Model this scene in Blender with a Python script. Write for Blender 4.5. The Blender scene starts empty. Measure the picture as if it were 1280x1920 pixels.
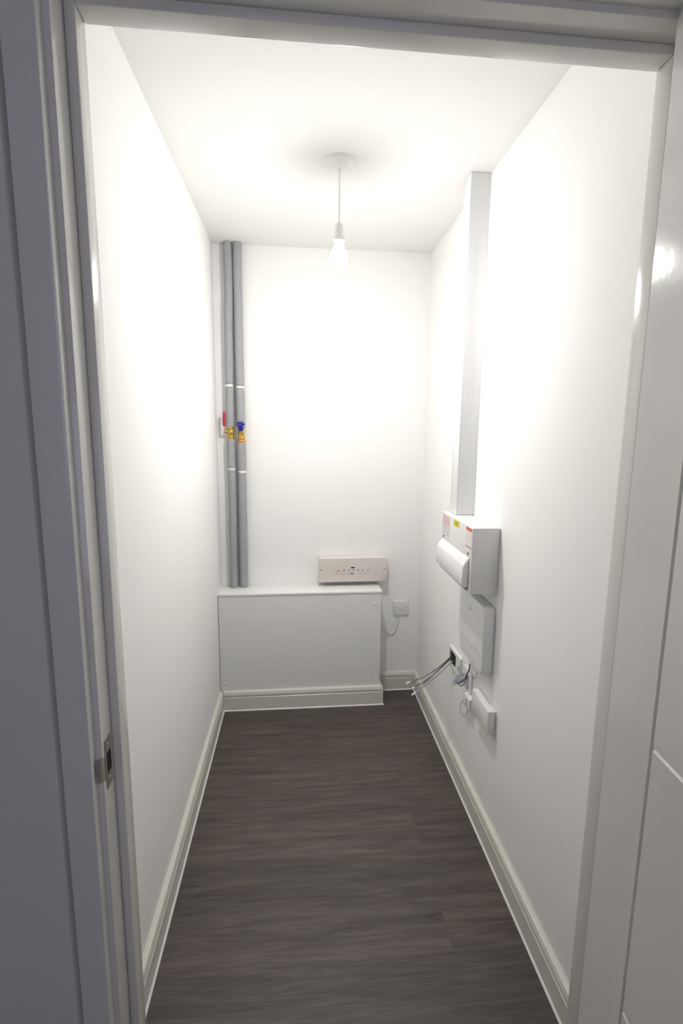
import bpy, bmesh, math, random
from mathutils import Vector, Matrix
random.seed(7)
S = bpy.context.scene
C = S.collection

# ------------------------------------------------------------------ camera
cd = bpy.data.cameras.new('camera'); cam = bpy.data.objects.new('camera', cd); C.objects.link(cam)
r_ = Vector((0.99506433, -0.09877879, 0.00947312)); u_ = Vector((0.00639539, 0.15910385, 0.98724114)); f_ = Vector((0.09902569, 0.98230785, -0.1589503))
cam.matrix_world = Matrix(((r_.x, u_.x, -f_.x, 0.37553), (r_.y, u_.y, -f_.y, -0.87031), (r_.z, u_.z, -f_.z, 1.49946), (0, 0, 0, 1)))
cd.sensor_fit = 'HORIZONTAL'; cd.sensor_width = 36; cd.lens = 963.68 * 36 / 1280; cd.clip_start = 0.02
S.camera = cam

# ------------------------------------------------------------------ light and exposure
S.view_settings.view_transform = 'Standard'; S.view_settings.look = 'None'
S.view_settings.gamma = 1; S.view_settings.exposure = 0.0
BULB = 840.0
w = bpy.data.worlds.new('world'); S.world = w; w.use_nodes = True
w.node_tree.nodes['Background'].inputs[0].default_value = (0.54, 0.535, 0.69, 1)
w.node_tree.nodes['Background'].inputs[1].default_value = 1.9

# ------------------------------------------------------------------ constants (metres)
H = 2.4; D = 1.90049; TS = 0.018
XL, XR, ZT, SP, RV = 0.0937, 0.9502, 2.0559, 0.0148, 0.0101
def wl(y): return -0.0291 * (1 - y / 2)              # left wall
def wr(y): return 1.1063 - 0.0341 * (1 - y / 2)      # right wall
RA = -math.atan(0.01705)
BX, BY, BZ = 0.8586, 1.747, 0.647

# ------------------------------------------------------------------ materials
def mat(name, col, rough=0.5, metal=0.0, noise=0.0, nscale=40, bump=0.0, bscale=200, coat=0.0, spec=0.5):
    m = bpy.data.materials.new(name); m.use_nodes = True; nt = m.node_tree; b = nt.nodes['Principled BSDF']
    b.inputs['Roughness'].default_value = rough; b.inputs['Metallic'].default_value = metal
    b.inputs['Coat Weight'].default_value = coat; b.inputs['Coat Roughness'].default_value = 0.08
    b.inputs['Specular IOR Level'].default_value = spec
    tc = nt.nodes.new('ShaderNodeTexCoord')
    n = nt.nodes.new('ShaderNodeTexNoise'); n.inputs['Scale'].default_value = nscale; n.inputs['Detail'].default_value = 4
    nt.links.new(tc.outputs['Object'], n.inputs['Vector'])
    mx = nt.nodes.new('ShaderNodeMix'); mx.data_type = 'RGBA'
    mx.inputs[6].default_value = tuple(c * (1 - noise) for c in col) + (1,); mx.inputs[7].default_value = tuple(min(1, c * (1 + noise)) for c in col) + (1,)
    nt.links.new(n.outputs['Fac'], mx.inputs[0]); nt.links.new(mx.outputs[2], b.inputs['Base Color'])
    if bump:
        n2 = nt.nodes.new('ShaderNodeTexNoise'); n2.inputs['Scale'].default_value = bscale; n2.inputs['Detail'].default_value = 3
        nt.links.new(tc.outputs['Object'], n2.inputs['Vector'])
        bp = nt.nodes.new('ShaderNodeBump'); bp.inputs['Strength'].default_value = bump; bp.inputs['Distance'].default_value = 0.002
        nt.links.new(n2.outputs['Fac'], bp.inputs['Height']); nt.links.new(bp.outputs[0], b.inputs['Normal'])
    return m
M = {}
M['wall'] = mat('white_emulsion', (0.925, 0.92, 0.903), 0.85, noise=0.01, nscale=6, bump=0.05, bscale=120, spec=0.3)
M['ceil'] = mat('ceiling_emulsion', (0.925, 0.92, 0.903), 0.9, noise=0.01, nscale=5, bump=0.05, bscale=150, spec=0.3)
M['gloss'] = mat('white_gloss_paint', (0.79, 0.775, 0.735), 0.16, noise=0.012, nscale=15, bump=0.06, bscale=60, coat=0.3)
M['skirt'] = mat('skirting_paint', (0.74, 0.725, 0.655), 0.3, noise=0.015, nscale=20)
M['caulk'] = mat('white_sealant', (0.86, 0.86, 0.84), 0.4)
M['leaf'] = mat('door_leaf_paint', (0.82, 0.81, 0.78), 0.13, noise=0.01, nscale=10, bump=0.10, bscale=45, coat=0.4)
M['board'] = mat('painted_board', (0.83, 0.83, 0.79), 0.45, noise=0.02, nscale=8)
M['pvc'] = mat('white_plastic', (0.84, 0.838, 0.825), 0.3)
M['pvcg'] = mat('trunking_plastic', (0.82, 0.82, 0.835), 0.35)
M['cream'] = mat('cream_plastic', (0.74, 0.68, 0.64), 0.35)
M['steel_w'] = mat('white_coated_steel', (0.77, 0.765, 0.75), 0.35, noise=0.01)
M['foam'] = mat('grey_pipe_foam', (0.37, 0.37, 0.385), 0.8, noise=0.12, nscale=25, bump=0.25, bscale=90)
M['brass'] = mat('brass', (0.62, 0.42, 0.12), 0.3, metal=0.85, noise=0.3, nscale=120)
M['copper'] = mat('copper', (0.70, 0.27, 0.10), 0.3, metal=0.8, noise=0.3, nscale=120)
M['red'] = mat('red_plastic', (0.50, 0.02, 0.04), 0.35)
M['blue'] = mat('blue_plastic', (0.02, 0.025, 0.32), 0.3)
M['chrome'] = mat('plated_steel', (0.50, 0.48, 0.44), 0.3, metal=1.0, noise=0.1, nscale=60)
M['black'] = mat('shade_black', (0.008, 0.008, 0.008), 0.8)  # black colour standing in for shade inside holes and gaps
M['dark'] = mat('dark_print', (0.05, 0.05, 0.055), 0.6)
M['greyp'] = mat('grey_print', (0.35, 0.34, 0.34), 0.6)
M['cab'] = mat('grey_cable_sheath', (0.17, 0.17, 0.18), 0.45, noise=0.1)
M['cabl'] = mat('light_grey_cable', (0.38, 0.39, 0.43), 0.45, noise=0.1)
M['stick'] = mat('label_paper', (0.80, 0.79, 0.77), 0.5)
M['pink'] = mat('label_pink', (0.78, 0.58, 0.57), 0.5)
M['redp'] = mat('label_red', (0.68, 0.13, 0.09), 0.5)
M['yel'] = mat('label_yellow', (0.80, 0.68, 0.10), 0.5)
M['olive'] = mat('label_print_olive', (0.42, 0.38, 0.03), 0.5)
M['org'] = mat('orange_indicator', (0.85, 0.30, 0.10), 0.4)

def bulb_mat(st=BULB):
    m = bpy.data.materials.new('lit_bulb'); m.use_nodes = True; nt = m.node_tree
    b = nt.nodes['Principled BSDF']; b.inputs['Base Color'].default_value = (0.9, 0.9, 0.88, 1)
    b.inputs['Emission Color'].default_value = (1.0, 0.985, 0.955, 1); b.inputs['Emission Strength'].default_value = st
    return m
M['bulb'] = bulb_mat(); M['neck'] = bulb_mat(3.0)

def floor_mat():
    m = bpy.data.materials.new('dark_wood_plank_vinyl'); m.use_nodes = True; nt = m.node_tree; b = nt.nodes['Principled BSDF']; L = nt.links.new
    tc = nt.nodes.new('ShaderNodeTexCoord')
    br = nt.nodes.new('ShaderNodeTexBrick'); br.offset = 0.31; br.inputs['Scale'].default_value = 1
    br.inputs['Brick Width'].default_value = 1.22; br.inputs['Row Height'].default_value = 0.182; br.inputs['Mortar Size'].default_value = 0.0008
    br.inputs['Mortar Smooth'].default_value = 0.6
    br.inputs['Color1'].default_value = (0.15, 0.15, 0.15, 1); br.inputs['Color2'].default_value = (0.85, 0.85, 0.85, 1); br.inputs['Mortar'].default_value = (0.0, 0.0, 0.0, 1)
    L(tc.outputs['Object'], br.inputs['Vector'])
    mp = nt.nodes.new('ShaderNodeMapping'); mp.inputs['Scale'].default_value = (2.0, 26, 1); L(tc.outputs['Object'], mp.inputs['Vector'])
    ad = nt.nodes.new('ShaderNodeVectorMath'); ad.operation = 'ADD'; sc = nt.nodes.new('ShaderNodeVectorMath'); sc.operation = 'SCALE'; sc.inputs['Scale'].default_value = 9
    L(br.outputs['Color'], sc.inputs[0]); L(mp.outputs[0], ad.inputs[0]); L(sc.outputs[0], ad.inputs[1])
    n = nt.nodes.new('ShaderNodeTexNoise'); n.inputs['Scale'].default_value = 1.6; n.inputs['Detail'].default_value = 7; n.inputs['Roughness'].default_value = 0.7; n.inputs['Distortion'].default_value = 0.5
    L(ad.outputs[0], n.inputs['Vector'])
    mp2 = nt.nodes.new('ShaderNodeMapping'); mp2.inputs['Scale'].default_value = (14, 300, 1); L(tc.outputs['Object'], mp2.inputs['Vector'])
    n2 = nt.nodes.new('ShaderNodeTexNoise'); n2.inputs['Scale'].default_value = 1.0; n2.inputs['Detail'].default_value = 3; L(mp2.outputs[0], n2.inputs['Vector'])
    cr = nt.nodes.new('ShaderNodeValToRGB'); cr.color_ramp.elements[0].position = 0.33; cr.color_ramp.elements[0].color = (0.046, 0.036, 0.031, 1)
    cr.color_ramp.elements[1].position = 0.68; cr.color_ramp.elements[1].color = (0.160, 0.131, 0.111, 1)
    mid = cr.color_ramp.elements.new(0.5); mid.color = (0.090, 0.073, 0.063, 1)
    mm = nt.nodes.new('ShaderNodeMath'); mm.operation = 'MULTIPLY_ADD'; mm.inputs[1].default_value = 0.30; L(n2.outputs['Fac'], mm.inputs[0])
    m3 = nt.nodes.new('ShaderNodeMath'); m3.operation = 'MULTIPLY'; m3.inputs[1].default_value = 0.70; L(n.outputs['Fac'], m3.inputs[0]); L(m3.outputs[0], mm.inputs[2])
    L(mm.outputs[0], cr.inputs[0])
    tn = nt.nodes.new('ShaderNodeMapRange'); tn.inputs['To Min'].default_value = 0.84; tn.inputs['To Max'].default_value = 1.12; L(br.outputs['Color'], tn.inputs['Value'])
    vs = nt.nodes.new('ShaderNodeVectorMath'); vs.operation = 'SCALE'; L(cr.outputs[0], vs.inputs[0]); L(tn.outputs[0], vs.inputs['Scale'])
    L(vs.outputs[0], b.inputs['Base Color']); b.inputs['Roughness'].default_value = 0.5
    bp = nt.nodes.new('ShaderNodeBump'); bp.inputs['Strength'].default_value = 0.15; bp.inputs['Distance'].default_value = 0.001
    L(mm.outputs[0], bp.inputs['Height']); L(bp.outputs[0], b.inputs['Normal'])
    return m
M['floor'] = floor_mat()

# ------------------------------------------------------------------ helpers
def obj(name, bm, m, parent=None, smooth=False, **kw):
    me = bpy.data.meshes.new(name); bmesh.ops.recalc_face_normals(bm, faces=bm.faces); bm.to_mesh(me); bm.free()
    if smooth:
        me.polygons.foreach_set('use_smooth', [True] * len(me.polygons))
        try: me.set_sharp_from_angle(angle=math.radians(40))
        except Exception: pass
    o = bpy.data.objects.new(name, me); C.objects.link(o); me.materials.append(M[m])
    if parent: o.parent = parent
    for k, v in kw.items(): o[k] = v
    return o
def struct(name, bm, m, smooth=False, parent=None):
    o = obj(name, bm, m, parent, smooth)
    if not parent: o['kind'] = 'structure'
    return o
def thing(name, label, cat, loc=(0, 0, 0), rz=0, group=None):
    o = bpy.data.objects.new(name, None); C.objects.link(o); o.location = loc; o.rotation_euler = (0, 0, rz); o.empty_display_size = 0.05
    o['label'] = label; o['category'] = cat
    if group: o['group'] = group
    return o
def box(x0, x1, y0, y1, z0, z1, bev=0.0, seg=2, bm=None):
    b = bm or bmesh.new(); n = bmesh.new() if bm else b
    vs = [n.verts.new((x, y, z)) for x in (x0, x1) for y in (y0, y1) for z in (z0, z1)]
    for f in ((0, 1, 3, 2), (4, 6, 7, 5), (0, 4, 5, 1), (2, 3, 7, 6), (0, 2, 6, 4), (1, 5, 7, 3)): n.faces.new([vs[i] for i in f])
    if bev: bmesh.ops.bevel(n, geom=n.edges[:], offset=bev, segments=seg, affect='EDGES', profile=0.5)
    if bm:
        me = bpy.data.meshes.new('t'); n.to_mesh(me); n.free(); b.from_mesh(me); bpy.data.meshes.remove(me)
    return b
def merge(b, n):
    me = bpy.data.meshes.new('t'); n.to_mesh(me); n.free(); b.from_mesh(me); bpy.data.meshes.remove(me); return b
def prism(prof, path, close=True, bm=None):
    """profile = list of functions-free 2D points (a,b); path = list of callables giving the 3D position"""
    b = bm or bmesh.new(); rings = []
    for fn in path: rings.append([b.verts.new(fn(a, c)) for a, c in prof])
    n = len(prof)
    for i in range(len(rings) - 1):
        for j in range(n): b.faces.new((rings[i][j], rings[i][(j + 1) % n], rings[i + 1][(j + 1) % n], rings[i + 1][j]))
    if close: b.faces.new(rings[0]); b.faces.new(rings[-1][::-1])
    return b
def tube(points, rad, seg=10, bm=None, smooth_n=0):
    b = bm or bmesh.new(); pts = [Vector(p) for p in points]
    if smooth_n:
        out = []
        for i in range(len(pts) - 1):
            p0, p1, p2, p3 = pts[max(i - 1, 0)], pts[i], pts[i + 1], pts[min(i + 2, len(pts) - 1)]
            for k in range(smooth_n):
                t = k / smooth_n
                out.append(0.5 * ((2 * p1) + (-p0 + p2) * t + (2 * p0 - 5 * p1 + 4 * p2 - p3) * t * t + (-p0 + 3 * p1 - 3 * p2 + p3) * t ** 3))
        out.append(pts[-1]); pts = out
    rads = rad if isinstance(rad, list) else [rad] * len(pts)
    rings = []; up = None
    for i, p in enumerate(pts):
        d = (pts[min(i + 1, len(pts) - 1)] - pts[max(i - 1, 0)]).normalized()
        if up is None: up = d.orthogonal().normalized()
        up = (up - d * up.dot(d)).normalized(); s = d.cross(up)
        rings.append([b.verts.new(p + (up * math.cos(a) + s * math.sin(a)) * rads[i]) for a in [2 * math.pi * k / seg for k in range(seg)]])
    for i in range(len(rings) - 1):
        for j in range(seg): b.faces.new((rings[i][j], rings[i][(j + 1) % seg], rings[i + 1][(j + 1) % seg], rings[i + 1][j]))
    b.faces.new(rings[0][::-1]); b.faces.new(rings[-1]); return b
def lathe(prof, seg=32, org=(0, 0, 0), axis='z', bm=None):
    b = bm or bmesh.new(); o = Vector(org); rings = []
    for r, h in prof:
        ring = []
        for k in range(seg):
            a = 2 * math.pi * k / seg; c, s = r * math.cos(a), r * math.sin(a)
            v = {'z': (c, s, h), 'y': (c, h, s), 'x': (h, c, s)}[axis]
            ring.append(b.verts.new(o + Vector(v)))
        rings.append(ring)
    for i in range(len(rings) - 1):
        for j in range(seg): b.faces.new((rings[i][j], rings[i][(j + 1) % seg], rings[i + 1][(j + 1) % seg], rings[i + 1][j]))
    b.faces.new(rings[0][::-1]); b.faces.new(rings[-1]); return b
def disc(cx, cz, y, r, d, seg=16, bm=None):                      # short cylinder whose axis is y
    return lathe([(r, y), (r, y - d * .6), (r * .8, y - d)], seg, (cx, 0, cz), 'y', bm)

# ------------------------------------------------------------------ room shell
def quadbox(pts, z0, z1):
    b = bmesh.new(); lo = [b.verts.new((x, y, z0)) for x, y in pts]; hi = [b.verts.new((x, y, z1)) for x, y in pts]; n = len(pts)
    for i in range(n): b.faces.new((lo[i], lo[(i + 1) % n], hi[(i + 1) % n], hi[i]))
    b.faces.new(lo[::-1]); b.faces.new(hi); return b
WT = 0.10
struct('floor', box(-1.6, 2.6, -2.4, D + WT, -0.05, 0), 'floor')
struct('ceiling', quadbox([(wl(0) - WT, -WT), (wr(0) + WT, -WT), (wr(D) + WT, D + WT), (wl(D) - WT, D + WT)], H, H + 0.08), 'ceil')
struct('wall_left', quadbox([(wl(0), 0), (wl(D), D), (wl(D) - WT, D), (wl(0) - WT, 0)], 0, H), 'wall')
struct('wall_right', quadbox([(wr(0), 0), (wr(D), D), (wr(D) + WT, D), (wr(0) + WT, 0)], 0, H), 'wall')
struct('wall_back', box(wl(D) - WT, wr(D) + WT, D, D + WT, 0, H), 'wall')
ox0, ox1, oz = XL - SP - 0.03, XR + SP + 0.03, ZT + SP + 0.03     # structural opening, lining 30 mm thick
fw = box(-1.6, ox0, -WT, 0, 0, H); box(ox1, 2.6, -WT, 0, 0, H, bm=fw); box(ox0, ox1, -WT, 0, oz, H, bm=fw)
struct('wall_front', fw, 'wall')
struct('wall_hall_left', box(-1.7, -1.6, -2.3, -WT, 0, H), 'wall')  # unseen hall side walls, added to grade the light on the architrave
struct('wall_hall_right', box(2.6, 2.7, -2.3, -WT, 0, H), 'wall')
hb = box(-1.7, -.4, -2.4, -2.3, 0, H); box(1.3, 2.7, -2.4, -2.3, 0, H, bm=hb); box(-.4, 1.3, -2.4, -2.3, 0, .85, bm=hb); box(-.4, 1.3, -2.4, -2.3, 2.05, H, bm=hb)  # unseen wall, its opening cut to shape the hall light
struct('wall_hall_back', hb, 'wall')
wf = box(-.4, 1.3, -2.37, -2.32, .85, .90); box(-.4, 1.3, -2.37, -2.32, 2.0, 2.05, bm=wf)
for x in (-.4, .425, 1.25): box(x, x + .05, -2.37, -2.32, .90, 2.0, bm=wf)
struct('added_window_1', wf, 'gloss')  # made-up frame for the opening that lets the bluish light in
struct('ceiling_hall', box(-1.6, 2.6, -2.4, -WT, H, H + 0.08), 'ceil')

# door lining: lining boards and the stop planted on them (one frame)
fr = bmesh.new()
for x0, x1 in ((ox0, XL - SP), (XR + SP, ox1)): box(x0, x1, -WT, 0, 0, oz, 0.0012, 2, bm=fr)
box(XL - SP, XR + SP, -WT, 0, ZT + SP, oz, 0.0012, 2, bm=fr)
lin = struct('trim_1', fr, 'gloss', True)
st = bmesh.new()
box(XL - SP, XL, -0.056, -0.018, 0, ZT + SP, 0.002, 3, bm=st)
box(XR, XR + SP, -0.056, -0.018, 0, ZT + SP, 0.002, 3, bm=st)
box(XL, XR, -0.056, -0.018, ZT, ZT + SP, 0.002, 3, bm=st)
struct('door_stop', st, 'gloss', True, lin)

# architraves, hall side and room side; profile: (distance from inner edge, thickness)
def architrave(name, ya, sgn, wdt):
    t = 0.018; e = 0.004
    pr = [(0, 0), (0, t - e), (e * .3, t - e * .3), (e, t), (.0425, t), (.0435, t - .001), (.0455, t - .0165), (.0495, t - .0165), (.0515, t - .001), (.0525, t), (wdt - e, t), (wdt, t - e), (wdt, 0)]
    if sgn > 0: pr = [(0, 0), (0, t - e), (e * .3, t - e * .3), (e, t), (wdt - .004, t), (wdt - .001, t - .003), (wdt, 0)]
    i0, i1, it = XL - SP - RV, XR + SP + RV, ZT + SP + RV
    path = [lambda a, c: (i0 - a, ya + sgn * c, 0), lambda a, c: (i0 - a, ya + sgn * c, it + a),
            lambda a, c: (i1 + a, ya + sgn * c, it + a), lambda a, c: (i1 + a, ya + sgn * c, 0)]
    return struct(name, prism(pr, path), 'gloss', True)
architrave('trim_2', -WT, -1, 0.20)
architrave('trim_3', 0.0, 1, 0.058)

# strike plate on the left jamb
sk = thing('strike_plate', 'small bright metal strike plate let into the left door jamb', 'strike plate', (XL - SP, -0.078, 0.965))
b = bmesh.new()
pw, t = 0.0125, 0.0016
box(0, t, -pw, pw, 0.018, 0.042, bm=b); box(0, t, -pw, pw, -0.042, -0.018, bm=b)
box(0, t, 0.0095, pw, -0.018, 0.018, bm=b); box(0, t, -pw, -0.009, -0.018, 0.018, bm=b)
obj('plate', b, 'chrome', sk, label='bright metal plate with a rectangular hole')
lp = [(-pw, t), (-0.020, t), (-0.0235, 0.0008), (-0.027, -0.002), (-0.030, -0.006), (-0.0285, -0.006), (-0.0255, -0.0025), (-0.022, 0), (-pw, 0)]
# the lip curves over the front edge of the lining
lip = prism([(y, x) for y, x in lp], [lambda a, c: (c, a, -0.020), lambda a, c: (c, a, 0.020)])
obj('lip', lip, 'chrome', sk, True)
obj('hole_shade', box(0.0001, 0.0008, -0.009, 0.0095, -0.018, 0.018), 'black', sk, label='black sheet for the shade in the latch hole')  # thin black sheet painted as the dark of the latch hole
for z in (0.030, -0.030): obj('screw', lathe([(0.0035, t), (0.003, t + .0006)], 14, (0, 0, z), 'x'), 'chrome', sk)

# ------------------------------------------------------------------ skirting boards
SK = [(0, 0), (TS, 0), (TS, 0.074), (TS - .004, 0.0775), (TS - .004, 0.081), (TS, 0.0845), (TS, 0.092), (TS - .004, 0.1045), (TS - .010, 0.108), (0, 0.108)]
CK = [(TS, 0), (TS + .005, 0), (TS + .0035, 0.003), (TS, 0.0055)]
def skirt(name, path, parent=None, nm=None):
    if parent is None:
        o = struct(name, prism(SK, path), 'skirt')
        struct('floor_sealant', prism(CK, path), 'caulk', parent=o); return o
    o = obj(name, prism(SK, path), 'skirt', parent, label='cream skirting board wrapped round the foot of the box'); obj('floor_sealant', prism(CK, path), 'caulk', o); return o
AY = 0.019
skirt('baseboard_left', [lambda a, c: (wl(AY) + a, AY, c), lambda a, c: (wl(BY) + a, BY - a, c)])
skirt('baseboard_right', [lambda a, c: (wr(AY) - a, AY, c), lambda a, c: (wr(D) - a, D - a, c)])
skirt('baseboard_back', [lambda a, c: (BX + .001 + a, D - a, c), lambda a, c: (wr(D) - a, D - a, c)])

# ------------------------------------------------------------------ pipe boxing
bxg = thing('pipe_boxing', 'low white painted boxing with screwed front panel across the left of back wall', 'boxing')
obj('front_panel', box(wl(BY) + .0025, BX, BY, BY + .012, 0.0, BZ - .0125, 0.0006, 1), 'board', bxg)
obj('side_panel', box(BX - .012, BX, BY + .0125, D - .0005, 0.0, BZ - .0125, 0.0006, 1), 'board', bxg)
obj('top_panel', box(wl(BY) + .001, BX + .004, BY - .004, D - .0005, BZ - .012, BZ, 0.0015, 2), 'caulk', bxg, True)
obj('gap_shade', box(wl(BY) + .003, wl(BY) + .02, BY + .0125, BY + .03, 0.0, BZ - .0125), 'black', bxg)  # black strip behind the panel gap, standing in for its shade
for x, z in ((0.020, 0.572), (0.829, 0.572), (0.020, 0.149), (0.837, 0.143)):
    obj('screw_cap', lathe([(0.0065, 0), (0.006, -0.002), (0.0035, -0.0038), (0.001, -0.0042)], 20, (x, BY, z), 'y'), 'pvc', bxg, True)
skirt('skirting_board', [lambda a, c: (wl(BY) + TS + .001, BY - a, c), lambda a, c: (BX + .001 + a, BY - a, c), lambda a, c: (BX + .001 + a, D - TS - .001, c)], bxg)

# ------------------------------------------------------------------ door leaf
LA, LX, LY = 0.1190, 0.9195, -0.0996
LW, LT, LZ0, LZ1 = 0.862, 0.044, 0.006, 2.0876
def leaf():
    root = struct('door_1', bmesh.new(), 'leaf')
    root.location = (LX, LY, 0); root.rotation_euler = (0, 0, -LA)
    # local: leaf runs along -y, face towards the opening at x = 0, thickness to +x
    ys = [0, .1212, .1252, .1292, LW - .129, LW - .125, LW - .121, LW]
    zs = [LZ0]
    hz = [0.1105, 0.5746, 1.0393, 1.504, 1.9685]
    for h in hz: zs += [h - .004, h, h + .004]
    zs.append(LZ1)
    b = bmesh.new(); g = {}
    for i, y in enumerate(ys):
        for j, z in enumerate(zs):
            dep = 0.0
            if i in (2, 5): dep = .0035
            if (j - 2) % 3 == 0 and 2 <= j < len(zs) - 1 and 2 <= i <= 5: dep = .0035
            for side in (0, 1): g[i, j, side] = b.verts.new((dep if side == 0 else LT - dep, -y, z))
    for i in range(len(ys) - 1):
        for j in range(len(zs) - 1):
            for s in (0, 1): b.faces.new((g[i, j, s], g[i + 1, j, s], g[i + 1, j + 1, s], g[i, j + 1, s]))
    for j in range(len(zs) - 1):
        for i in (0, len(ys) - 1): b.faces.new((g[i, j, 0], g[i, j, 1], g[i, j + 1, 1], g[i, j + 1, 0]))
    for i in range(len(ys) - 1):
        for j in (0, len(zs) - 1): b.faces.new((g[i, j, 0], g[i, j, 1], g[i + 1, j, 1], g[i + 1, j, 0]))
    obj('door_panel', b, 'leaf', root)
    h = lathe([(0.026, 0), (0.026, -.006), (0.024, -.009)], 28, (0, -(LW - .055), 1.0), 'x')
    tube([(-.006, -(LW - .055), 1.0), (-.045, -(LW - .055), 1.0), (-.052, -(LW - .065), 1.0), (-.052, -(LW - .17), 1.0)], 0.009, 12, h)
    obj('door_handle', h, 'chrome', root, True)
    return root
leaf()

# ------------------------------------------------------------------ pendant lamp
px_, py_ = 0.549, 1.03
lampo = thing('pendant_lamp', 'white pendant flex with lit bare bulb hanging from round ceiling rose', 'lamp', (px_, py_, H))
obj('ceiling_rose', lathe([(0.047, 0), (0.047, -.008), (0.045, -.014), (0.038, -.021), (0.022, -.025), (0.010, -.028), (0.006, -.034)], 40), 'pvc', lampo, True)
obj('flex', tube([(0, 0, -.030), (0.001, 0, -.10), (0.0, 0, -.205)], 0.003, 10), 'pvc', lampo, True)
obj('lamp_holder', lathe([(0.006, -.198), (0.014, -.205), (0.017, -.222), (0.0185, -.240), (0.021, -.242), (0.021, -.256), (0.019, -.258)], 28), 'pvc', lampo, True)
bz = -.257
obj('bulb_base', lathe([(0.0125, bz), (0.0135, bz - .008), (0.019, bz - .018), (0.0262, bz - .034), (0.0300, bz - .048), (0.0312, bz - .062)], 28), 'neck', lampo, True, label='faintly glowing white collar of the bulb')
prof = [(0.0312, bz - .0622), (0.0303, bz - .069), (0.0275, bz - .076), (0.0225, bz - .0815), (0.015, bz - .0855), (0.008, bz - .0875), (0.002, bz - .088)]
obj('bulb_dome', lathe(prof, 28), 'bulb', lampo, True, label='glowing round bulb dome')

# ------------------------------------------------------------------ insulated pipes
YP = D - 0.032
def sleeve(x0f, z0, z1, r, seed):
    n = 14; pts = []; rr = random.Random(seed); rads = []
    for k in range(n + 1):
        z = z0 + (z1 - z0) * k / n
        pts.append((x0f(z), YP + rr.uniform(-.001, .001), z)); rads.append(r * rr.uniform(.975, 1.02))
    rads[0] *= .96; rads[-1] *= .96
    return tube(pts, rads, 20)
# centre lines follow the slight wander of the real foam
def xa(z): return 0.0715 + (0.006 if z > 2.0 else 0.0) * min(1, (z - 2.0) / .2 if z > 2 else 0) + 0.0012 * math.sin(z * 7)
def xb(z): return 0.1245 + 0.0015 * math.sin(z * 5 + 1) - (0.0015 if z > 2.2 else 0)
R1 = 0.0215
pa = thing('insulated_pipe', 'left grey foam-lagged pipe with red lever valve in back left corner', 'pipe', (0, 0, 0), 0, None)
for z0, z1, s in ((BZ + .001, 1.283, 1), (1.297, 1.443, 2), (1.507, 1.705, 3), (1.722, H - .001, 4)):
    obj('foam_sleeve', sleeve(xa, z0, z1, R1, s), 'foam', pa, True)
obj('pipe', tube([(xa(z), YP, z) for z in (BZ, 1.0, 1.3, 1.6, 2.0, H)], 0.011, 14), 'copper', pa, True)
for z in (1.290, 1.7135):
    obj('pipe_clip', lathe([(0.0185, z - .0068), (0.0195, z - .005), (0.0195, z + .005), (0.0185, z + .0068)], 24, (xa(z), YP, 0)), 'caulk', pa, True, label='white plastic ring clip')
va = lathe([(0.013, 1.437), (0.0165, 1.440), (0.0165, 1.4475), (0.0145, 1.449), (0.0145, 1.452), (0.018, 1.454), (0.018, 1.462), (0.0145, 1.466), (0.0185, 1.474), (0.0195, 1.482), (0.0185, 1.490), (0.0155, 1.494), (0.018, 1.497), (0.018, 1.508), (0.014, 1.511)], 8, (xa(1.47), YP, 0))
tube([(xa(1.47), YP, 1.482), (xa(1.47) - .032, YP - .006, 1.482)], 0.008, 12, va)
val = obj('ball_valve', va, 'brass', pa, label='brass ball valve body')
bx_ = xa(1.47)
obj('lever', tube([(bx_ - .030, YP - .006, 1.478), (bx_ - .038, YP - .008, 1.486), (bx_ - .034, YP - .012, 1.500), (bx_ - .031, YP - .014, 1.515)], 0.0042, 10, smooth_n=4), 'pvc', val, True)
lev = tube([(bx_ - .030, YP - .014, 1.508), (bx_ - .0315, YP - .016, 1.530), (bx_ - .0300, YP - .017, 1.556), (bx_ - .0285, YP - .017, 1.578), (bx_ - .0285, YP - .017, 1.584)], [0.0050, 0.0072, 0.0070, 0.0066, 0.003], 12)
obj('lever_grip', lev, 'red', val, True, label='red lever grip')

pb = thing('insulated_pipe', 'right grey foam-lagged pipe with blue-headed stopcock beside red lever pipe', 'pipe')
for z0, z1, s in ((BZ + .001, 1.268, 11), (1.280, 1.423, 12), (1.500, 1.698, 13), (1.716, H - .001, 14)):
    obj('foam_sleeve', sleeve(xb, z0, z1, R1, s), 'foam', pb, True)
obj('pipe', tube([(xb(z), YP, z) for z in (BZ, 1.0, 1.3, 1.6, 2.0, H)], 0.011, 14), 'copper', pb, True)
for z in (1.274, 1.707):
    obj('pipe_clip', lathe([(0.0185, z - .0065), (0.0195, z - .005), (0.0195, z + .005), (0.0185, z + .0065)], 24, (xb(z), YP, 0)), 'caulk', pb, True, label='white plastic ring clip')
xs = xb(1.46)
vb = lathe([(0.0165, 1.422), (0.0185, 1.424), (0.0185, 1.437), (0.015, 1.440), (0.0175, 1.446), (0.0175, 1.462), (0.015, 1.467), (0.0175, 1.470), (0.0175, 1.488), (0.013, 1.502)], 8, (xs, YP, 0))
sv = obj('stop_valve', vb, 'brass', pb, label='brass stopcock body')
obj('compression_ring', lathe([(0.019, 1.428), (0.020, 1.431), (0.020, 1.437), (0.019, 1.440)], 8, (xs, YP, 0)), 'copper', sv)
d0 = Vector((xs, YP - .012, 1.468)); dv = Vector((0.004, -.52, .85)).normalized()
obj('valve_neck', tube([d0, d0 + dv * .022, d0 + dv * .03], [0.013, 0.011, 0.010], 8), 'brass', sv)
hd = tube([d0 + dv * .026, d0 + dv * .034, d0 + dv * .05, d0 + dv * .060], [0.012, 0.0145, 0.0135, 0.010], 14)
hc = d0 + dv * .062; s1 = dv.orthogonal().normalized(); s2 = dv.cross(s1)
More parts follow.
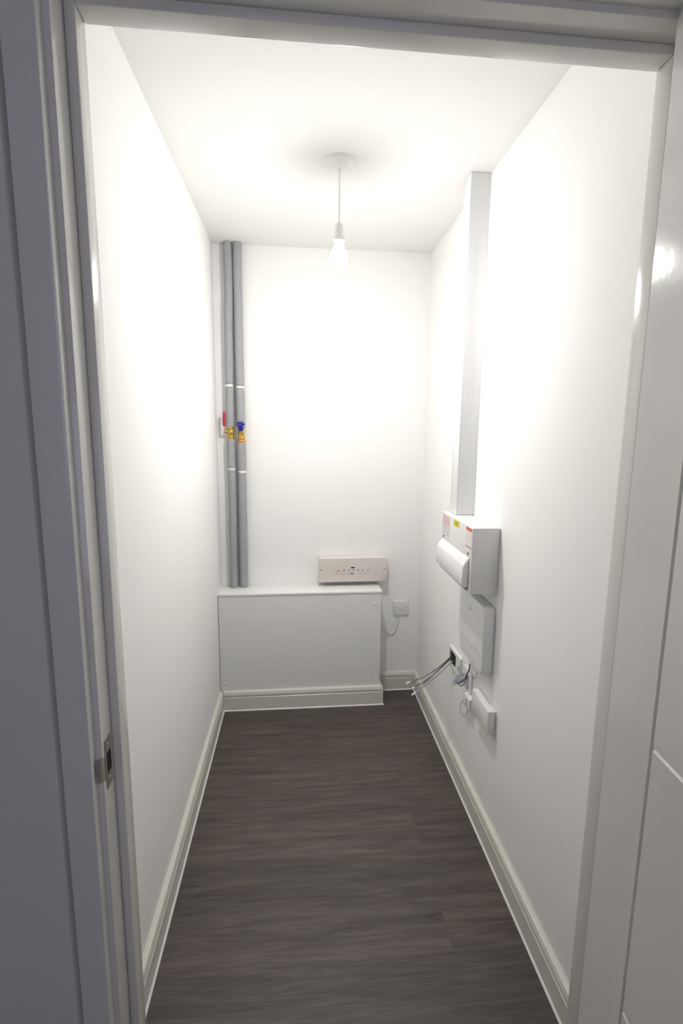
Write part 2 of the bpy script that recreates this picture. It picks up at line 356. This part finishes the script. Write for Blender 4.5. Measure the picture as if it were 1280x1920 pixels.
for k in range(5):
    a = 2 * math.pi * k / 5 + .3; dd = s1 * math.cos(a) + s2 * math.sin(a)
    tube([hc + dd * .003, hc + dd * .016, hc + dd * .022], [0.0065, 0.0070, 0.0035], 10, hd)
tube([hc - dv * .006, hc + dv * .007], [0.011, 0.009], 12, hd)
obj('valve_head', hd, 'blue', sv, True, label='blue crosshead handle')

# ------------------------------------------------------------------ wiring centre on the back wall
wc = thing('control_box', 'cream plastic control box with row of indicator dots on back wall above boxing', 'control box', (0.7165, D, 0.671))
WD = 0.062
obj('cover', box(-.187, .187, -WD, -.001, 0, 0.137, 0.006, 4), 'cream', wc, True)
fy = -WD - .0006
def strip(x0, x1, z0, z1, m='dark', nm='printed_mark', par=wc, lab=None):
    o = obj(nm, box(x0, x1, fy, -WD + .0005, z0, z1), m, par)
    if lab: o['label'] = lab
    return o
for i, x in enumerate((.645, .671, .697, .723, .749, .777)):
    obj('indicator_light', disc(x + .021 - .7165, .0665, -WD, .0034, .0015), 'dark', wc, True)
obj('indicator_light', disc(.622 + .010 - .7165, .064, -WD, .0065, .0018), 'org', wc, True, label='orange indicator light')
b = bmesh.new(); n = 20
ring = [[b.verts.new((0.7 + .014 - .7165 + .0 + .0125 * math.cos(2 * math.pi * k / n), y, .0815 + .0042 * math.sin(2 * math.pi * k / n))) for k in range(n)] for y in (fy, -WD + .0005)]
for k in range(n): b.faces.new((ring[0][k], ring[0][(k + 1) % n], ring[1][(k + 1) % n], ring[1][k]))
b.faces.new(ring[0]); b.faces.new(ring[1][::-1])
obj('badge', b, 'dark', wc, label='dark oval badge')
b = bmesh.new(); rr = random.Random(3)
def wordline(b, x0, x1, z, h):
    x = x0
    while x < x1:
        wdt = rr.uniform(.0012, .0032); 
        box(x, min(x + wdt, x1), fy, -WD + .0005, z, z + h * rr.uniform(.7, 1), bm=b); x += wdt + (.0006 if rr.random() > .25 else .0022)
wordline(b, -.108, -.022, .0455, .0028); wordline(b, .028, .078, .0460, .0026)
for k in range(6): wordline(b, -.0645 + .0262 * k, -.0525 + .0262 * k, .0565, .0014)
obj('printed_text', b, 'greyp', wc, label='tiny grey printed lettering')
strip(-.018, .003, .0450, .0495, 'dark', 'printed_mark')
for x in (-.176, .172):
    obj('screw', disc(x, .069, -WD, .0048, .0016), 'greyp', wc, True)
obj('screw_cap', disc(.176, .055, -WD, .0045, .002), 'caulk', wc, True)
obj('sticker', box(-.150, -.075, fy + .0003, -WD + .0005, .040, .104), 'cream', wc)

# ------------------------------------------------------------------ spur outlet + flex
sp = thing('spur_plate', 'square white unswitched outlet plate on back wall right of boxing', 'outlet', (1.001, D, 0.496))
obj('face_plate', box(-.043, .043, -.0095, -.0005, -.043, .043, .0025, 3), 'pvc', sp, True)
for x in (-.030, .030): obj('screw', disc(x, 0.003, -.0095, .0032, .0008), 'chrome', sp, True)
obj('fuse_carrier', box(-.012, .012, -.0108, -.009, -.008, .008, .0008, 2), 'pvc', sp, True)
b = box(-.028, -.008, -.008, -.001, -.047, -.0425, .001, 2)
obj('cord_grip', b, 'pvc', sp, True)
fx = tube([(.984, D - .006, .452), (.982, D - .008, .425), (.974, D - .010, .385), (.956, D - .011, .350), (.930, D - .011, .349), (.900, D - .012, .388), (.877, D - .013, .440), (.866, D - .015, .500), (.8590, D - .018, .520)], 0.0033, 10, smooth_n=6)
o = obj('power_cable', fx, 'caulk', None, True); o['label'] = 'thin white flex looping from the square outlet plate to the boxing side'; o['category'] = 'cable'

# ------------------------------------------------------------------ right-hand wall equipment (local frame: -x out of the wall, y along it)
def onwall(name, label, cat, y, z): return thing(name, label, cat, (wr(y), y, z), RA)
tr = onwall('cable_trunking', 'tall white plastic trunking from ceiling down to consumer unit', 'trunking', 1.05, 1.1745)
TH = H - 1.1745
obj('trunking_base', box(-.066, -.0005, 0.002, .080, .0005, TH - .0005), 'pvcg', tr)
lid = bmesh.new()
box(-.073, -.066, 0, .082, .0005, TH - .0005, .0012, 2, bm=lid); box(-.066, -.058, -.0012, .002, .0005, TH - .0005, bm=lid); box(-.066, -.058, .080, .0832, .0005, TH - .0005, bm=lid)
obj('trunking_lid', lid, 'pvcg', tr, True)

cu = onwall('consumer_unit', 'white steel consumer unit with warning labels and hinged flap below the trunking', 'fuse box', 0.775, 0.942)
CW, CH, CDp = 0.372, 0.2315, 0.099
obj('back_case', box(-.004, -.0005, .002, CW - .002, .002, CH - .002), 'steel_w', cu)
obj('case', box(-CDp, -.0045, 0, CW, 0, CH, .002, 2), 'steel_w', cu, True)
# flap: wedge profile in (x,z) run along y
fp = [(-CDp - .0002, .022), (-CDp - .012, .018), (-CDp - .021, .022), (-CDp - .024, .028), (-CDp - .022, .092), (-CDp - .018, .101), (-CDp - .0002, .126)]
fb = prism(fp, [lambda a, c: (a, .018, c), lambda a, c: (a, CW - .016, c)])
bmesh.ops.bevel(fb, geom=[e for e in fb.edges], offset=.0025, segments=2, affect='EDGES')
obj('hinged_flap', fb, 'pvc', cu, True)
obj('recess_shade', box(-CDp - .010, -CDp + .0005, .026, CW - .024, .010, .0195), 'greyp', cu)  # grey strip painted as the shaded recess under the flap
def sticker(y0, y1, z0, z1, m, lab): return obj('warning_label', box(-CDp - .0006, -CDp + .0004, y0, y1, z0, z1), m, cu, label=lab)
def printed(par, y0, y1, z0, z1, m): obj('printed_mark', box(-CDp - .0010, -CDp - .0004, y0, y1, z0, z1), m, par)
s1_ = sticker(.004, .066, .148, .2290, 'stick', 'red and white warning label')
printed(s1_, .006, .064, .2165, .2280, 'redp')
bb = bmesh.new(); rr2 = random.Random(5)
def lines(bb, y0, y1, z0, z1, n, hh=.0022):
    for k in range(n):
        z = z1 - (z1 - z0) * (k + .5) / n; y = y0
        while y < y1:
            wd = rr2.uniform(.004, .011); box(-CDp - .0010, -CDp - .0004, y, min(y + wd, y1), z, z + hh, bm=bb); y += wd + .0022
lines(bb, .008, .062, .172, .212, 5); obj('printed_text', bb, 'pink', s1_)
printed(s1_, .006, .064, .158, .162, 'redp')
s2_ = sticker(.142, .214, .2030, .2290, 'yel', 'yellow warning label')
printed(s2_, .158, .196, .208, .224, 'olive')
s3_ = sticker(.262, .362, .140, .2290, 'stick', 'pink and white label')
printed(s3_, .266, .358, .182, .225, 'pink')
bb = bmesh.new(); lines(bb, .266, .358, .144, .180, 5, .002); obj('printed_text', bb, 'greyp', s3_)
bb = bmesh.new(); lines(bb, .270, .354, .186, .222, 4, .002); obj('printed_text', bb, 'redp', s3_)
for y in (.036, .338): obj('case_screw', lathe([(.0045, -CDp - .002), (.0045, -CDp + .001)], 14, (0, y, .1365), 'x'), 'dark', cu, True)

mb = onwall('media_enclosure', 'rounded white plastic enclosure on right wall directly below consumer unit', 'enclosure', 0.775, 0.640)
def rbox(x0, x1, y0, y1, z0, z1, r, e):
    """box whose outline seen from the room has radius r and whose front edge is rounded by e"""
    b = bmesh.new(); out = []
    for cy, cz, a0 in ((y1 - r, z1 - r, 0), (y0 + r, z1 - r, 90), (y0 + r, z0 + r, 180), (y1 - r, z0 + r, 270)):
        for k in range(7):
            a = math.radians(a0 + 15 * k); out.append((cy, cz, math.cos(a), math.sin(a)))
    rings = []
    prof = [(x1, 0)] + [(x0 + e - e * math.sin(math.radians(t)), e * (1 - math.cos(math.radians(t)))) for t in (0, 22, 45, 68, 90)]
    for x, ins in prof: rings.append([b.verts.new((x, cy + (r - ins) * c, cz + (r - ins) * s)) for cy, cz, c, s in out])
    n = len(out)
    for i in range(len(rings) - 1):
        for j in range(n): b.faces.new((rings[i][j], rings[i][(j + 1) % n], rings[i + 1][(j + 1) % n], rings[i + 1][j]))
    b.faces.new(rings[0]); b.faces.new(rings[-1][::-1]); return b
obj('base_tray', rbox(-.005, -.0005, .003, .242, .003, .247, .020, .001), 'pvc', mb)
obj('cover', rbox(-.044, -.006, 0, .245, 0.0, .250, .022, .006), 'pvc', mb, True)
obj('seam', box(-.0446, -.0435, .012, .235, .068, .0695), 'greyp', mb)
for y, z in ((.045, .076), (.055, .088), (.120, .205), (.135, .196)): obj('printed_mark', box(-.0446, -.0435, y, y + .022, z, z + .0022), 'greyp', mb)

p1 = onwall('cable_outlet_frame', 'open white double outlet frame with black opening and cables hanging out', 'outlet', 1.100, 0.466)
b = bmesh.new(); PW, PH = .155, .084
oy0, oy1, oz0, oz1 = .060, .150, .008, .070
box(-.010, -.0005, 0, oy0, 0, PH, bm=b); box(-.010, -.0005, oy1, PW, 0, PH, bm=b); box(-.010, -.0005, oy0, oy1, 0, oz0, bm=b); box(-.010, -.0005, oy0, oy1, oz1, PH, bm=b)
obj('face_frame', b, 'pvc', p1)
obj('interior_shade', box(-.0035, -.0008, oy0, oy1, oz0, oz1), 'black', p1, label='black sheet for the unlit interior')  # flat black sheet painted as the dark inside the opening

p2 = onwall('blank_plate', 'square white plate on right wall with coiled cable bundle in front', 'outlet', 0.965, 0.466)
obj('face_plate', box(-.010, -.0005, 0, .088, 0, .086, .002, 2), 'pvc', p2, True)
p3 = onwall('telephone_socket', 'small upright white socket box with dark slot under the coiled cables', 'socket', 0.925, 0.414)
obj('housing', box(-.026, -.0005, 0, .074, 0, .0505, .003, 3), 'pvc', p3, True)
obj('slot_shade', box(-.0266, -.0255, .026, .031, .014, .042), 'dark', p3, label='narrow dark strip for the shade in the slot')  # dark strip on the housing, painted as the open slot's shade
lb = onwall('junction_box', 'low white rectangular box, lowest fitting on the right wall', 'junction box', 0.720, 0.447)
obj('base', box(-.004, -.0005, .002, .163, .002, .086), 'pvc', lb)
obj('cover', box(-.031, -.005, 0, .165, 0, .088, .0015, 2), 'pvc', lb, True)

# loose cables from the open frame
def wire(name, pts, r, m, label, group=None, tip=None):
    o = obj(name, tube(pts, r, 10, smooth_n=8), m, None, True); o['label'] = label; o['category'] = 'cable'
    if group: o['group'] = group
    if tip:
        a, c = Vector(pts[-2]), Vector(pts[-1]); d = (c - a).normalized()
        t = tube([c - d * .002, c + d * tip], r * 1.5, 10); obj('cable_tip', t, 'stick', o, True, label='white stripped end')
    return o
hx = wr(1.235)
wire('loose_cable', [(hx - .004, 1.240, .500), (1.070, 1.22, .499), (1.026, 1.205, .470), (.957, 1.185, .438), (.882, 1.16, .426)], .0026, 'cab', 'loose grey cable ending highest of those hanging from the black opening', tip=.018)
wire('loose_cable', [(hx - .004, 1.232, .496), (1.068, 1.218, .488), (1.010, 1.205, .443), (.958, 1.185, .415), (.903, 1.16, .402)], .0024, 'cab', 'loose grey cable ending in the middle of those hanging from the black opening', tip=.014)
wire('loose_cable', [(hx - .004, 1.215, .490), (1.072, 1.212, .477), (1.023, 1.198, .441), (.974, 1.178, .414), (.908, 1.155, .380)], .0026, 'cabl', 'loose grey cable ending lowest of those hanging from the black opening', tip=.020)
wire('loose_cable', [(hx - .004, 1.250, .484), (1.074, 1.252, .474), (1.030, 1.235, .440), (.985, 1.215, .412), (.950, 1.195, .392)], .0022, 'cab', 'shortest loose grey cable tucked behind the others from the black opening')
# coiled bundle
bw = wr(1.0)
cb = bmesh.new(); rr3 = random.Random(11)
K = Vector((bw - .013, 1.0, .528)); T = Vector((1.020, 1.0, .500)); ax = (T - K)
up_ = Vector((0, 0, 1)); ay = Vector((0, 1, 0))
for ln_, op, dy, sag in ((1.0, .004, 0, .000), (.92, .006, .006, .004), (1.06, .003, -.006, -.003), (.80, .012, .003, -.007), (.66, .015, -.004, -.013), (.88, .008, .010, .006)):
    tip = K + ax * ln_ + up_ * sag * .3
    tube([K + ay * dy * .3, K + ax * ln_ * .35 + up_ * (op + sag) + ay * dy, K + ax * ln_ * .75 + up_ * (op * .9 + sag) + ay * dy,
          tip + ay * dy, K + ax * ln_ * .72 + up_ * (-op + sag) + ay * (dy + .004), K + ax * ln_ * .32 + up_ * (-op * .9 + sag) + ay * dy, K + up_ * -.003 + ay * (dy * .3 + .003)], .0024, 8, cb, smooth_n=6)
for dy in (-.004, .004): tube([K + ay * dy, K + Vector((.006, 0, .002)) + ay * dy, (bw - .0115, 1.0 + dy, .534)], .003, 8, cb)
tube([K - ax * .02, K + ax * .12], .0065, 8, cb)
o = obj('cable_bundle', cb, 'cabl', None, True); o['label'] = 'tangled bundle of grey cable loops sticking out above the small socket'; o['category'] = 'cable'
wire('stray_cable', [(bw - .020, .994, .518), (bw - .019, .990, .538), (bw - .013, .984, .560), (bw - .011, .980, .588)], .0022, 'dark', 'short black cable end standing upright from the coiled bundle')
wire('link_cable', [(wr(1.10) - .0125, 1.105, .495), (bw - .026, 1.070, .535), (bw - .026, 1.030, .532), (bw - .022, 1.000, .520)], .0018, 'greyp', 'thin brownish cable arching from open frame to coiled bundle')
wire('link_cable', [(wr(.86) - .02, .850, .639), (wr(.87) - .022, .872, .600), (wr(.90) - .012, .905, .568), (wr(.94) - .013, .945, .548)], .0012, 'greyp', 'thin cable curving out of the bottom of the rounded enclosure')
wire('drop_wire', [(wr(1.02) - .008, 1.010, .418), (wr(1.05) - .012, 1.045, .395), (wr(1.07) - .012, 1.066, .360), (wr(1.05) - .012, 1.050, .335), (wr(1.0) - .013, 1.006, .350), (wr(.97) - .016, .974, .380), (wr(.96) - .020, .962, .410)], .0013, 'greyp', 'hair-thin white wire looping below the small socket box')
wire('drop_wire', [(wr(.88) - .010, .895, .46), (wr(.87) - .010, .876, .442), (wr(.84) - .012, .842, .432), (wr(.80) - .012, .800, .430), (wr(.78) - .014, .782, .4455)], .0010, 'greyp', 'thin wire curving under the lowest rectangular box')
